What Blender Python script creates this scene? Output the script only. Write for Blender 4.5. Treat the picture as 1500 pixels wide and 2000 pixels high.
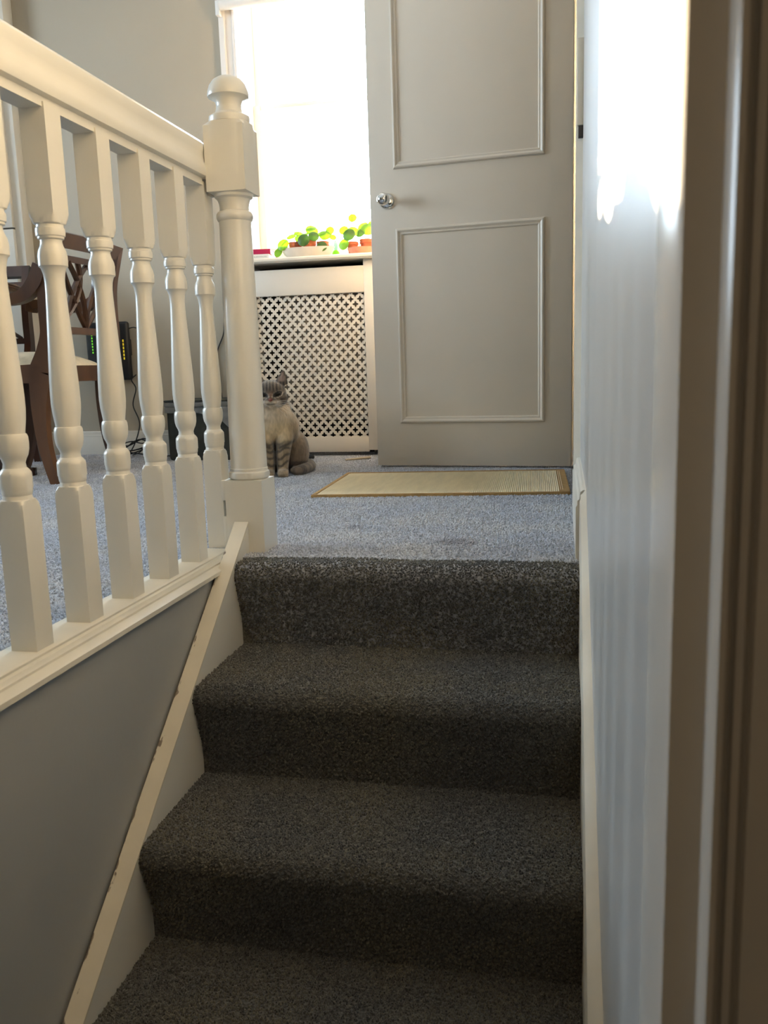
import bpy, bmesh, math, random
from mathutils import Vector, Matrix, noise
random.seed(7)
for o in list(bpy.data.objects): bpy.data.objects.remove(o)
SC = bpy.context.scene
COL = SC.collection
PI = math.pi

# ---------------------------------------------------------------- camera
def make_camera():
    yaw, pitch, roll = [math.radians(a) for a in (-11.98, 9.62, 1.73)]
    f = Vector((math.sin(yaw)*math.cos(pitch), math.cos(yaw)*math.cos(pitch), -math.sin(pitch)))
    r = Vector((math.cos(yaw), -math.sin(yaw), 0)); d = f.cross(r)
    c, s = math.cos(roll), math.sin(roll)
    r2, d2 = c*r+s*d, -s*r+c*d
    cd = bpy.data.cameras.new('camera'); co = bpy.data.objects.new('camera', cd); COL.objects.link(co)
    M = Matrix((( r2.x, -d2.x, -f.x, 0), (r2.y, -d2.y, -f.y, 0), (r2.z, -d2.z, -f.z, .40), (0, 0, 0, 1)))
    co.matrix_world = M
    cd.sensor_fit = 'AUTO'; cd.sensor_width = 36; cd.lens = 1668/2000*36
    cd.clip_start = .02; cd.clip_end = 200
    cd.dof.use_dof = True; cd.dof.focus_distance = 2.3; cd.dof.aperture_fstop = 11
    SC.camera = co
make_camera()

# ---------------------------------------------------------------- sky, sun, added fill, exposure
W = bpy.data.worlds.new('sky'); SC.world = W; W.use_nodes = True
bg = W.node_tree.nodes['Background']
bg.inputs[0].default_value = (.68, .83, 1.0, 1); bg.inputs[1].default_value = 27.0
sd = bpy.data.lights.new('sun', 'SUN'); so = bpy.data.objects.new('sun', sd); COL.objects.link(so)
sd.energy = 70; sd.angle = math.radians(.9); sd.color = (1, .74, .44)
so.rotation_euler = Vector((1.25, -3.2, -.425)).to_track_quat('-Z', 'Y').to_euler()
def portal(name, loc, rot, sx, sy):
    d = bpy.data.lights.new(name, 'AREA'); d.shape = 'RECTANGLE'; d.size = sx; d.size_y = sy
    d.cycles.is_portal = True
    o = bpy.data.objects.new(name, d); COL.objects.link(o); o.location = loc; o.rotation_euler = rot
portal('portal_back', (-.945, 4.28, 1.6), (-PI/2, 0, 0), 1.05, 1.45)
portal('portal_side', (-4.95, 2.0, 1.55), (0, -PI/2, 0), 1.5, 1.6)
def area(name, loc, target, size, power, color):
    d = bpy.data.lights.new(name, 'AREA'); d.shape = 'DISK'; d.size = size; d.energy = power; d.color = color
    o = bpy.data.objects.new(name, d); COL.objects.link(o); o.location = loc
    o.rotation_euler = (Vector(target)-Vector(loc)).to_track_quat('-Z', 'Y').to_euler()
    return o
area('hall_fill', (-.35, -1.2, 2.2), (-.5, 1.8, .5), .7, 5, (1, .80, .55))  # added warm fill behind the camera, no lamp is seen there
SC.view_settings.view_transform = 'Standard'; SC.view_settings.look = 'None'
SC.view_settings.gamma = 1; SC.view_settings.exposure = .14; SC.view_settings.use_curve_mapping = False

# ---------------------------------------------------------------- helpers
def tag(o, label=None, cat=None, group=None, kind=None):
    if label: o['label'] = label
    if cat: o['category'] = cat
    if group: o['group'] = group
    if kind: o['kind'] = kind
    return o
def empty(name, loc=(0, 0, 0), rz=0, label=None, cat=None, group=None, kind=None):
    o = bpy.data.objects.new(name, None); COL.objects.link(o)
    o.empty_display_size = .05
    o.location = loc; o.rotation_euler = (0, 0, rz)
    return tag(o, label, cat, group, kind)
def obj(name, bm, mat, parent=None, sharp=35, smooth=True):
    if isinstance(bm, bpy.types.Mesh): me = bm
    else:
        bmesh.ops.recalc_face_normals(bm, faces=bm.faces[:])
        me = bpy.data.meshes.new(name); bm.to_mesh(me); bm.free()
        if smooth:
            me.polygons.foreach_set('use_smooth', [True]*len(me.polygons))
            me.set_sharp_from_angle(angle=math.radians(sharp))
    o = bpy.data.objects.new(name, me); COL.objects.link(o)
    for m in (mat if isinstance(mat, (list, tuple)) else [mat]): me.materials.append(m)
    if parent: o.parent = parent
    return o
def B(): return bmesh.new()
def box(bm, a, b, bev=0, seg=2):
    x0, y0, z0 = a; x1, y1, z1 = b
    vs = [bm.verts.new((x, y, z)) for x in (x0, x1) for y in (y0, y1) for z in (z0, z1)]
    q = [(0, 1, 3, 2), (4, 6, 7, 5), (0, 4, 5, 1), (2, 3, 7, 6), (0, 2, 6, 4), (1, 5, 7, 3)]
    fs = [bm.faces.new([vs[i] for i in f]) for f in q]
    if bev:
        es = list({e for f in fs for e in f.edges})
        bmesh.ops.bevel(bm, geom=es, offset=bev, segments=seg, affect='EDGES', profile=.5)
    return bm
def bxo(name, a, b, mat, parent=None, bev=0): return obj(name, box(B(), a, b, bev), mat, parent)
def prism(bm, poly, axis, a, b):
    """poly of 2D points in the two remaining axes (x: yz, y: xz, z: xy)"""
    def P(p, t):
        return {'x': (t, p[0], p[1]), 'y': (p[0], t, p[1]), 'z': (p[0], p[1], t)}[axis]
    A = [bm.verts.new(P(p, a)) for p in poly]; C = [bm.verts.new(P(p, b)) for p in poly]
    n = len(poly)
    bm.faces.new(A); bm.faces.new(C[::-1])
    for i in range(n): bm.faces.new((A[i], A[(i+1) % n], C[(i+1) % n], C[i]))
    return bm
def lathe(bm, prof, seg=32, c=(0, 0, 0), sq=None, close=True, ax=None):
    """rings of (r, z); sq = half side of a square blank that limits the radius"""
    rings = []
    for r, z in prof:
        ring = []
        for i in range(seg):
            t = 2*PI*i/seg; rr = r
            if sq: rr = min(r, sq/max(abs(math.cos(t)), abs(math.sin(t))))
            v = Vector((rr*math.cos(t), rr*math.sin(t), z))
            if ax: v = ax @ v
            ring.append(bm.verts.new(v+Vector(c)))
        rings.append(ring)
    for a, b in zip(rings, rings[1:]):
        for i in range(seg): bm.faces.new((a[i], a[(i+1) % seg], b[(i+1) % seg], b[i]))
    if close: bm.faces.new(rings[0][::-1]); bm.faces.new(rings[-1])
    return bm
def tube(bm, pts, rad, seg=8, flat=None):
    """tube along points, radius number or list; flat=(w,h) factors"""
    pts = [Vector(p) for p in pts]; n = len(pts)
    if not isinstance(rad, (list, tuple)): rad = [rad]*n
    rings = []; up = None
    for i, p in enumerate(pts):
        t = (pts[min(i+1, n-1)]-pts[max(i-1, 0)]).normalized()
        if up is None:
            up = Vector((0, 0, 1)) if abs(t.z) < .9 else Vector((0, 1, 0))
        s = t.cross(up)
        if s.length < 1e-5: s = t.cross(Vector((1, 0, 0)))
        s.normalize(); up = s.cross(t).normalized()
        fx, fy = flat if flat else (1, 1)
        rings.append([bm.verts.new(p+rad[i]*(fx*math.cos(2*PI*k/seg)*s+fy*math.sin(2*PI*k/seg)*up)) for k in range(seg)])
    for a, b in zip(rings, rings[1:]):
        for k in range(seg): bm.faces.new((a[k], a[(k+1) % seg], b[(k+1) % seg], b[k]))
    bm.faces.new(rings[0][::-1]); bm.faces.new(rings[-1])
    return bm
def cr(pts, n=8):
    """Catmull-Rom through tuples"""
    P = [Vector(p) for p in pts]; P = [2*P[0]-P[1]]+P+[2*P[-1]-P[-2]]; out = []
    for i in range(1, len(P)-2):
        a, b, c, d = P[i-1:i+3]
        for k in range(n):
            t = k/n
            out.append(.5*((2*b)+(c-a)*t+(2*a-5*b+4*c-d)*t*t+(3*b-a-3*c+d)*t**3))
    return out+[P[-2]]
def ellipsoid(bm, c, r, rot=None, u=16, v=10):
    M = Matrix.Translation(c)
    if rot: M = M @ rot
    M = M @ Matrix.Diagonal((*r, 1))
    bmesh.ops.create_uvsphere(bm, u_segments=u, v_segments=v, radius=1, matrix=M)
    return bm

# ---------------------------------------------------------------- materials
def mat(name, col, rough=.5, metal=0, spec=.5, var=0, vscale=8, bump=0, bscale=60, sheen=0, coat=0, trans=0, alt=None, stretch=None):
    m = bpy.data.materials.new(name); m.use_nodes = True
    nt = m.node_tree; N = nt.nodes; L = nt.links; p = N['Principled BSDF']
    p.inputs['Base Color'].default_value = (*col, 1); p.inputs['Roughness'].default_value = rough
    p.inputs['Metallic'].default_value = metal; p.inputs['Specular IOR Level'].default_value = spec
    p.inputs['Sheen Weight'].default_value = sheen; p.inputs['Coat Weight'].default_value = coat
    p.inputs['Coat Roughness'].default_value = .15
    if var or bump:
        tc = N.new('ShaderNodeTexCoord'); src = tc.outputs['Object']
        if stretch:
            mp = N.new('ShaderNodeMapping'); mp.inputs['Scale'].default_value = stretch
            L.new(src, mp.inputs[0]); src = mp.outputs[0]
    if var:
        n = N.new('ShaderNodeTexNoise'); n.inputs['Scale'].default_value = vscale; n.inputs['Detail'].default_value = 5
        L.new(src, n.inputs['Vector'])
        r = N.new('ShaderNodeValToRGB'); r.color_ramp.elements[0].position = .3; r.color_ramp.elements[1].position = .7
        a = alt if alt else tuple(max(0, c*(1-var)) for c in col)
        r.color_ramp.elements[0].color = (*a, 1); r.color_ramp.elements[1].color = (*[min(1, c*(1+(0 if alt else var))) for c in col], 1)
        L.new(n.outputs[0], r.inputs[0]); L.new(r.outputs[0], p.inputs['Base Color'])
    if bump:
        n2 = N.new('ShaderNodeTexNoise'); n2.inputs['Scale'].default_value = bscale; n2.inputs['Detail'].default_value = 3
        L.new(src, n2.inputs['Vector'])
        b = N.new('ShaderNodeBump'); b.inputs['Strength'].default_value = bump; b.inputs['Distance'].default_value = .004
        L.new(n2.outputs[0], b.inputs['Height']); L.new(b.outputs[0], p.inputs['Normal'])
    return m
M = {}
M['wall'] = mat('wall_paint', (.43, .375, .285), .55, var=.03, vscale=2, bump=.08, bscale=120)
M['wall_silk'] = mat('silk_wall_paint', (.50, .49, .47), .33, var=.03, vscale=6, bump=.12, bscale=14, stretch=(1, 1, .12))
M['wall_stair'] = mat('stair_wall_paint', (.35, .35, .335), .5, var=.03, vscale=3, bump=.06, bscale=100)
M['white'] = mat('white_gloss_paint', (.73, .695, .615), .28, var=.025, vscale=9, bump=.04, bscale=40)
M['cream'] = mat('aged_white_paint', (.71, .66, .555), .35, var=.05, vscale=14, bump=.05, bscale=60)
M['door'] = mat('door_eggshell', (.68, .60, .495), .42, var=.02, vscale=4, bump=.05, bscale=70)
M['jamb'] = mat('old_gloss_jamb', (.62, .58, .52), .22, var=.06, vscale=5, bump=.05, bscale=20, stretch=(1, 1, .1))
M['cover'] = mat('radiator_cover_white', (.74, .68, .59), .4, var=.02, vscale=5)
M['dark'] = mat('void_shade', (.03, .022, .015), .8)  # shade inside the radiator cover put into the colour
M['radiator'] = mat('radiator_enamel', (.42, .36, .29), .4, var=.04, vscale=5)
M['ceiling'] = mat('ceiling_paint', (.78, .77, .74), .8, var=.02)
M['wood'] = mat('mahogany', (.14, .058, .020), .36, var=.4, vscale=7, bump=.03, bscale=40, coat=.12, alt=(.035, .014, .008), stretch=(1, 1, .25))
M['wood_dark'] = mat('dark_mahogany', (.06, .024, .013), .26, var=.4, vscale=7, coat=.15)
M['fabric'] = mat('cream_seat_fabric', (.86, .76, .56), .8, var=.14, vscale=22, bump=.3, bscale=300, sheen=.3)
M['black'] = mat('black_plastic', (.012, .012, .013), .38, var=.1)
M['cable'] = mat('black_cable', (.01, .01, .01), .5, var=.1)
M['bag'] = mat('charcoal_cloth', (.050, .056, .050), .85, var=.25, vscale=30, bump=.3, bscale=400)
M['bag_lid'] = mat('grey_cloth', (.26, .27, .27), .8, var=.2, vscale=30, bump=.3, bscale=400)
M['chrome'] = mat('chrome', (.75, .73, .70), .08, metal=1, var=.02)
M['terracotta'] = mat('terracotta', (.42, .11, .05), .8, var=.2, vscale=40)
M['terracotta_light'] = mat('pale_terracotta', (.62, .24, .15), .7, var=.12, vscale=40)
M['dish'] = mat('stoneware_dish', (.60, .54, .46), .5, var=.06, vscale=20)
M['soil'] = mat('potting_soil', (.03, .02, .012), .95, var=.4, vscale=90, bump=.6, bscale=200)
M['pink'] = mat('crimson_book_cloth', (.42, .008, .075), .5, var=.08, vscale=30)
M['pages'] = mat('book_paper', (.80, .78, .74), .8, var=.05, vscale=80)
M['magenta'] = mat('magenta_plastic', (.75, .10, .55), .4, var=.05)
M['plastic_white'] = mat('white_plastic', (.80, .79, .77), .35, var=.02)
M['brass'] = mat('aged_brass', (.22, .17, .10), .4, metal=.8, var=.1)
M['gap_screw_dark'] = mat('gap_shade_screw_dark', (.06, .05, .04), .9, var=.2)  # shade of narrow gaps put into the colour; also the dark knob screw
M['rope_beige'] = mat('pale_wood_stick', (.55, .46, .32), .7, var=.1, vscale=30)
M['eye'] = mat('cat_eye', (.014, .010, .005), .3, spec=.25, var=.2)
M['nose'] = mat('cat_nose_leather', (.20, .06, .04), .5, var=.1)
M['pink_glow'] = M['magenta']
def leaf_mat(name, col, tcol):
    m = mat(name, col, .4, var=.15, vscale=40)
    nt = m.node_tree; N = nt.nodes; L = nt.links
    t = N.new('ShaderNodeBsdfTranslucent'); t.inputs[0].default_value = (*tcol, 1)
    x = N.new('ShaderNodeMixShader'); x.inputs[0].default_value = .5
    L.new(N['Principled BSDF'].outputs[0], x.inputs[1]); L.new(t.outputs[0], x.inputs[2])
    L.new(x.outputs[0], N['Material Output'].inputs[0])
    return m
M['leaf'] = leaf_mat('round_leaf', (.16, .30, .06), (.40, .62, .06))
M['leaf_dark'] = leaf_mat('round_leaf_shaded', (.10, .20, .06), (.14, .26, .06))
M['green'] = leaf_mat('bright_green_glaze', (.30, .62, .06), (.40, .75, .08))
M['mint'] = leaf_mat('pale_mint_glaze', (.35, .70, .50), (.45, .80, .60))
def emit(name, col, s):
    m = bpy.data.materials.new(name); m.use_nodes = True; p = m.node_tree.nodes['Principled BSDF']
    p.inputs['Base Color'].default_value = (*col, 1); p.inputs['Emission Color'].default_value = (*col, 1); p.inputs['Emission Strength'].default_value = s
    return m
M['led_green'] = emit('green_indicator', (.25, 1, .05), .6)
M['led_yellow'] = emit('amber_indicator', (1, .7, .03), .35)
def glass():
    m = bpy.data.materials.new('window_glass'); m.use_nodes = True; nt = m.node_tree; N = nt.nodes; L = nt.links
    N.remove(N['Principled BSDF'])
    t = N.new('ShaderNodeBsdfTransparent'); t.inputs[0].default_value = (.97, .98, .97, 1)
    g = N.new('ShaderNodeBsdfGlossy'); g.inputs['Roughness'].default_value = .02
    f = N.new('ShaderNodeFresnel'); f.inputs[0].default_value = 1.45
    x = N.new('ShaderNodeMixShader'); L.new(f.outputs[0], x.inputs[0]); L.new(t.outputs[0], x.inputs[1]); L.new(g.outputs[0], x.inputs[2])
    L.new(x.outputs[0], N['Material Output'].inputs[0]); return m
M['glass'] = glass()
M['window_glow_white'] = mat('sun_glow_white_paint', (.86, .80, .74), .3, var=.02, vscale=9)  # frame paint made whiter, the sun glow put into its colour
def carpet(name, dark, light, worn=None):
    m = bpy.data.materials.new(name); m.use_nodes = True; nt = m.node_tree; N = nt.nodes; L = nt.links; p = N['Principled BSDF']
    tc = N.new('ShaderNodeTexCoord')
    v = N.new('ShaderNodeTexVoronoi'); v.inputs['Scale'].default_value = 260; L.new(tc.outputs['Object'], v.inputs['Vector'])
    n = N.new('ShaderNodeTexNoise'); n.inputs['Scale'].default_value = 190; n.inputs['Detail'].default_value = 2; L.new(tc.outputs['Object'], n.inputs['Vector'])
    sep = N.new('ShaderNodeSeparateColor'); L.new(v.outputs['Color'], sep.inputs[0])
    add = N.new('ShaderNodeMath'); add.operation = 'MULTIPLY_ADD'; add.inputs[1].default_value = .55; L.new(sep.outputs[0], add.inputs[0])
    sub = N.new('ShaderNodeMath'); sub.operation = 'MULTIPLY'; sub.inputs[1].default_value = .6; L.new(n.outputs[0], sub.inputs[0]); L.new(sub.outputs[0], add.inputs[2])
    r = N.new('ShaderNodeValToRGB'); r.color_ramp.elements[0].position = .25; r.color_ramp.elements[1].position = .85
    r.color_ramp.elements[0].color = (*dark, 1); r.color_ramp.elements[1].color = (*light, 1)
    L.new(add.outputs[0], r.inputs[0]); col = r.outputs[0]
    if worn:
        n2 = N.new('ShaderNodeTexNoise'); n2.inputs['Scale'].default_value = 5; n2.inputs['Detail'].default_value = 3; L.new(tc.outputs['Object'], n2.inputs['Vector'])
        r2 = N.new('ShaderNodeValToRGB'); r2.color_ramp.elements[0].position = .42; r2.color_ramp.elements[1].position = .66
        L.new(n2.outputs[0], r2.inputs[0])
        mx = N.new('ShaderNodeMix'); mx.data_type = 'RGBA'; mx.blend_type = 'MULTIPLY'
        ml = N.new('ShaderNodeMath'); ml.operation = 'MULTIPLY'; ml.inputs[1].default_value = .7
        L.new(r2.outputs[0], ml.inputs[0]); L.new(ml.outputs[0], mx.inputs['Factor'])
        L.new(col, mx.inputs['A']); mx.inputs['B'].default_value = (*worn, 1); col = mx.outputs['Result']
    L.new(col, p.inputs['Base Color'])
    p.inputs['Roughness'].default_value = .9; p.inputs['Sheen Weight'].default_value = .5; p.inputs['Sheen Roughness'].default_value = .4
    p.inputs['Specular IOR Level'].default_value = .3
    b = N.new('ShaderNodeBump'); b.inputs['Strength'].default_value = .9; b.inputs['Distance'].default_value = .006
    L.new(add.outputs[0], b.inputs['Height']); L.new(b.outputs[0], p.inputs['Normal'])
    return m
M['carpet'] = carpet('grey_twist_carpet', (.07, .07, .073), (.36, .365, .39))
M['stair_carpet'] = carpet('worn_shaded_stair_carpet', (.03, .029, .028), (.135, .130, .118), worn=(1.0, .92, .66))  # same carpet as the landing, stairwell shade put into its colour besides wear

def chipped():
    m = mat('chipped_cap_paint', (.70, .63, .50), .35, var=.05, vscale=14); nt = m.node_tree; N = nt.nodes; L = nt.links; p = N['Principled BSDF']
    src = p.inputs['Base Color'].links[0].from_socket
    tc = N.new('ShaderNodeTexCoord'); sx = N.new('ShaderNodeSeparateXYZ'); L.new(tc.outputs['Object'], sx.inputs[0])
    a = N.new('ShaderNodeMapRange'); a.inputs['From Min'].default_value = -.7150; a.inputs['From Max'].default_value = -.7050; a.inputs['To Min'].default_value = .10; a.inputs['To Max'].default_value = -.12; L.new(sx.outputs[0], a.inputs['Value'])
    b = N.new('ShaderNodeMapRange'); b.inputs['From Min'].default_value = -.75; b.inputs['From Max'].default_value = -.30; b.inputs['To Min'].default_value = -.10; b.inputs['To Max'].default_value = .03; L.new(sx.outputs[1], b.inputs['Value'])
    mp = N.new('ShaderNodeMapping'); mp.inputs['Scale'].default_value = (1.6, .6, .6); L.new(tc.outputs['Object'], mp.inputs[0])
    n = N.new('ShaderNodeTexNoise'); n.inputs['Scale'].default_value = 55; n.inputs['Detail'].default_value = 4; L.new(mp.outputs[0], n.inputs['Vector'])
    s1 = N.new('ShaderNodeMath'); L.new(n.outputs[0], s1.inputs[0]); L.new(a.outputs[0], s1.inputs[1])
    s2 = N.new('ShaderNodeMath'); L.new(s1.outputs[0], s2.inputs[0]); L.new(b.outputs[0], s2.inputs[1])
    k = N.new('ShaderNodeMapRange'); k.inputs['From Min'].default_value = .66; k.inputs['From Max'].default_value = .70; L.new(s2.outputs[0], k.inputs['Value'])
    x = N.new('ShaderNodeMix'); x.data_type = 'RGBA'; L.new(k.outputs[0], x.inputs['Factor']); L.new(src, x.inputs['A']); x.inputs['B'].default_value = (.20, .155, .115, 1)
    L.new(x.outputs['Result'], p.inputs['Base Color']); return m
M['cap'] = chipped()

# ---------------------------------------------------------------- the setting
XR = .046                      # right wall
RISE, GO, Y0 = .183, .24, 1.69   # stair: riser height, going, top riser
SL, SR = -.683, .033           # stair carpet between the strings
def S(name, bm, m, parent=None, **k):
    o = obj(name, bm, m, parent, **k)
    if parent is None: o['kind'] = 'structure'
    return o
# landing / dining room floor: carpet slab with a hole for the stair, nosing rolled over the edge
def nose(y, z, drop, n=7, r=.028):
    """outline (y,z) from the tread over a rounded nose down the riser; y = riser plane"""
    pts = [(y+.03, z)]
    for k in range(n+1):
        a = PI/2+PI/2*k/n*1.0
        pts.append((y-.012+r*math.cos(a)*.9, z-r+r*math.sin(a)))
    pts.append((y-.030, z-r-.025)); pts.append((y-.016, z-r-.075)); pts.append((y-.004, z-drop+.03)); pts.append((y, z-drop))
    return pts
bm = B()
box(bm, (-5.0, Y0+.03, -.05), (1.4, 4.1, 0)); box(bm, (-5.0, -1.7, -.05), (-.80, Y0+.03, 0))
box(bm, (-.80, Y0+.03-.001, -.05), (-.80+.0005, Y0+.031, 0))
floor = S('floor', bm, M['carpet'])
tag(floor, 'grey twist pile carpet of the landing and dining room')
low = S('floor', box(B(), (-.75, -1.7, -1.15), (1.2, .8, -1.098)), M['carpet']); tag(low, 'lower hall carpet at the foot of the stairs')
# walls
WT = 2.55
bm = B()
box(bm, (-5.1, 4.0, -.1), (-1.47, 4.26, WT)); box(bm, (-.42, 4.0, -.1), (1.4, 4.26, WT))
box(bm, (-1.47, 4.0, -.1), (-.42, 4.26, .895)); box(bm, (-1.47, 4.0, 2.3), (-.42, 4.26, WT))
tag(S('wall_back', bm, M['wall']), 'plain pale grey wall with the window')
bm = B()
box(bm, (-5.1, -1.8, -.1), (-4.96, 1.2, WT)); box(bm, (-5.1, 2.8, -.1), (-4.96, 4.0, WT))
box(bm, (-5.1, 1.2, -.1), (-4.96, 2.8, .8)); box(bm, (-5.1, 1.2, 2.3), (-4.96, 2.8, WT))
S('wall_left', bm, M['wall'])
bm = B()   # right wall: nearer part by the stair (very slightly splayed), lintel, far part behind the door
def wall_x(y): return XR+max(0, (1.728-y))*.0109
yn = .555
prism(bm, [(wall_x(yn), yn), (wall_x(1.73), 1.73), (XR, 2.42), (.2, 2.42), (.2, yn)], 'z', -1.1, WT)
box(bm, (XR, 2.42, 2.05), (.2, 3.33, WT)); box(bm, (XR, 3.33, -.1), (.2, 4.0, WT))
tag(S('wall_right', bm, M['wall_silk']), 'silky pale wall beside the stair')
S('wall_far', box(B(), (1.3, 2.3, -.1), (1.4, 4.0, WT)), M['wall'])
S('wall_side', box(B(), (.2, 2.30, -.1), (1.3, 2.42, WT)), M['wall'])
S('wall_front', box(B(), (-5.1, -1.85, -1.2), (1.3, -1.7, WT)), M['wall'])
S('wall_hall', box(B(), (1.2, -1.7, -1.2), (1.3, 2.3, WT)), M['wall'])
S('ceiling', box(B(), (-5.1, -1.85, WT), (1.4, 4.26, WT+.1)), M['ceiling'])
bm = B(); box(bm, (-.80, -1.7, -1.15), (-.72, 1.80, -.02))
tag(S('wall_stair', bm, M['wall_stair']), 'plain grey wall below the balustrade')
bm = B(); box(bm, (-.72, .455, .98), (.0545, yn, WT)); box(bm, (-.80, -1.7, -.02), (-.72, yn, WT))  # added wall out of view, keeps light from falling into the stairwell
tag(S('wall_light_block', bm, M['wall']), 'unseen wall over and beside the lower doorway, added to darken the stairwell')
# near door casing on the right, seen from inside the doorway
prof = [(.062, yn+.01), (.0545, yn), (.0545, .458), (.0565, .452), (.0735, .448), (.0745, .441), (.0775, .437), (.0805, .437), (.0835, .441),
        (.0845, .450), (.0862, .450), (.087, .445), (.0905, .443), (.0925, .447), (.0945, .450), (.0955, .444), (.16, .443), (.16, yn+.01)]
tag(S('trim_1', prism(B(), prof, 'z', -1.1, 2.1), M['jamb']), 'old gloss painted door casing close to the lens, with moulded edge')
S('trim_2', box(B(), (.0545, .443, 2.1), (1.2, yn+.01, WT)), M['jamb'])
S('trim_3', box(B(), (.16, .46, -1.1), (1.2, yn, 2.1)), M['wall'])
# door frame of the open door on the right wall
dfm = empty('trim_4', kind='structure', label='white door casing on the right wall with a latch keeper')
bm = B(); prism(bm, [(.029, 2.36), (XR+.0, 2.352), (XR, 2.43), (.200, 2.43), (.200, 2.45), (.035, 2.45), (.029, 2.44)], 'z', .0, 2.08)
obj('casing', bm, M['cream'], dfm)
bm = B(); box(bm, (.048, 3.30, 0), (.2, 3.33, 2.05)); box(bm, (.029, 2.36, 2.05), (XR+.02, 3.40, 2.12)); obj('door_lining', bm, M['cream'], dfm)
bm = B(); box(bm, (.030, 2.335, .985), (.047, 2.352, 1.19), .002); obj('latch_keeper', bm, M['cream'], dfm)
bm = B(); box(bm, (.034, 2.334, .957), (.0465, 2.352, .984), .001); kp = obj('keeper_gap_shade', bm, M['gap_screw_dark'], dfm); kp['label'] = 'dark strip for the shaded gap under the keeper'  # near-black strip painted for the shade in the gap below the keeper
# skirtings
def skirt(name, pts, h=.12, th=.018):
    bm = B(); (x0, y0), (x1, y1) = pts
    prof = [(0, 0), (th, 0), (th, h-.035), (th-.003, h-.03), (th-.003, h-.022), (th-.007, h-.018), (th-.009, h-.004), (th-.014, h), (0, h)]
    d = Vector((x1-x0, y1-y0, 0)); n = Vector((d.y, -d.x, 0)).normalized()
    A = [bm.verts.new(Vector((x0, y0, 0))+n*p[0]+Vector((0, 0, p[1]))) for p in prof]
    C = [bm.verts.new(Vector((x1, y1, 0))+n*p[0]+Vector((0, 0, p[1]))) for p in prof]
    bm.faces.new(A); bm.faces.new(C[::-1])
    for i in range(len(prof)): bm.faces.new((A[i], A[(i+1) % len(prof)], C[(i+1) % len(prof)], C[i]))
    return S(name, bm, M['white'])
skirt('baseboard_back', [(-2.60, 4.0), (-1.43, 4.0)])
skirt('baseboard_right', [(XR, 2.352), (XR, 1.74)], h=.145, th=.020)
skirt('baseboard_left', [(-4.96, -1.7), (-4.96, 3.9)])

# ---------------------------------------------------------------- staircase (structure with its own parts)
st = empty('staircase', (0, Y0, 0), kind='structure', label='short carpeted stair between white strings leading up to the landing', cat='stairs')
def P(o): o.location = o.location-Vector((0, Y0, 0)); return o
def step_mesh(k):
    """one carpeted step: tread and riser in one run with a soft rounded nose; k=0 is the landing edge"""
    y, z = Y0-GO*k, -RISE*k
    pr = nose(y, z, RISE)
    back = y+GO if k else y+.03
    pr = [(back, z-.06), (back+.002, z)]+[(back-(back-y-.03)*i/10, z) for i in range(1, 10)]+pr+[(y+.012, z-RISE-.002), (y+.012, z-.06)]
    nx = 36; bm = B(); rows = []
    for i in range(nx+1):
        x = SL+(SR-SL)*i/nx; row = []
        for j, (yy, zz) in enumerate(pr):
            e = min(abs(x-SL), abs(SR-x))
            w = .0035*noise.noise((x*9, yy*9, zz*9+k))
            edge = max(0, 1-e/.05)
            dy = w+(.012*edge**2 if 11 < j < len(pr)-2 and k >= 0 else 0)*(1 if x < -.3 else .5)
            dz = .5*w-(.006*edge**2 if j < len(pr)-5 else 0)
            if j in (0, len(pr)-1): dy = dz = 0
            row.append(bm.verts.new((x, yy+dy, zz+dz)))
        rows.append(row)
    n = len(pr)
    for a, b in zip(rows, rows[1:]):
        for j in range(n): bm.faces.new((a[j], a[(j+1) % n], b[(j+1) % n], b[j]))
    bm.faces.new(rows[0]); bm.faces.new(rows[-1][::-1])
    return bm
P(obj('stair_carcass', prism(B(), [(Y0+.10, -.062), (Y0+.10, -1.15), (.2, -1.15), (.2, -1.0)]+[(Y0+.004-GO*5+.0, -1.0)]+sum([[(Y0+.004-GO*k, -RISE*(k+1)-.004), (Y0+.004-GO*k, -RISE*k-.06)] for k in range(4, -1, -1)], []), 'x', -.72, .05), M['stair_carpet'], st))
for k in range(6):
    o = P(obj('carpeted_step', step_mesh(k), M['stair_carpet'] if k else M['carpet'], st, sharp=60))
def pitch(y): return .0736+.78*(y-1.773)
prof = [(1.762, pitch(1.762)), (1.762, -.30), (1.45, -.55), (0.0, -1.15), (0.0, pitch(0.0))]
P(obj('left_string', prism(B(), prof, 'x', -.715, SL), M['white'], st))
bm = B(); prof = [(1.762, pitch(1.762)+.001), (0, pitch(0)+.001), (0, pitch(0)+.006), (1.762, pitch(1.762)+.006)]
prism(bm, prof, 'x', -.7145, -.682); P(obj('string_cap', bm, M['cap'], st))
# right string: tall skirting-like board with a bead, following the slightly splayed wall
bm = B()
def rs(y, x, h): return bm.verts.new((x, y, pitch(y)+h))
ys = [1.735, 1.4, 1.0, .6, .2]
prs = lambda y: [(SR, -.45), (SR, .078), (SR+.002, .084), (SR+.002, .092), (SR+.006, .095), (wall_x(y)-.0005, .104), (wall_x(y)+.004, .104), (wall_x(y)+.004, -.45)]
rows = [[rs(y, x, h) for x, h in prs(y)] for y in ys]
for a, b in zip(rows, rows[1:]):
    for j in range(8): bm.faces.new((a[j], a[(j+1) % 8], b[(j+1) % 8], b[j]))
bm.faces.new(rows[0]); bm.faces.new(rows[-1][::-1])
P(obj('right_string', bm, M['cream'], st))

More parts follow.
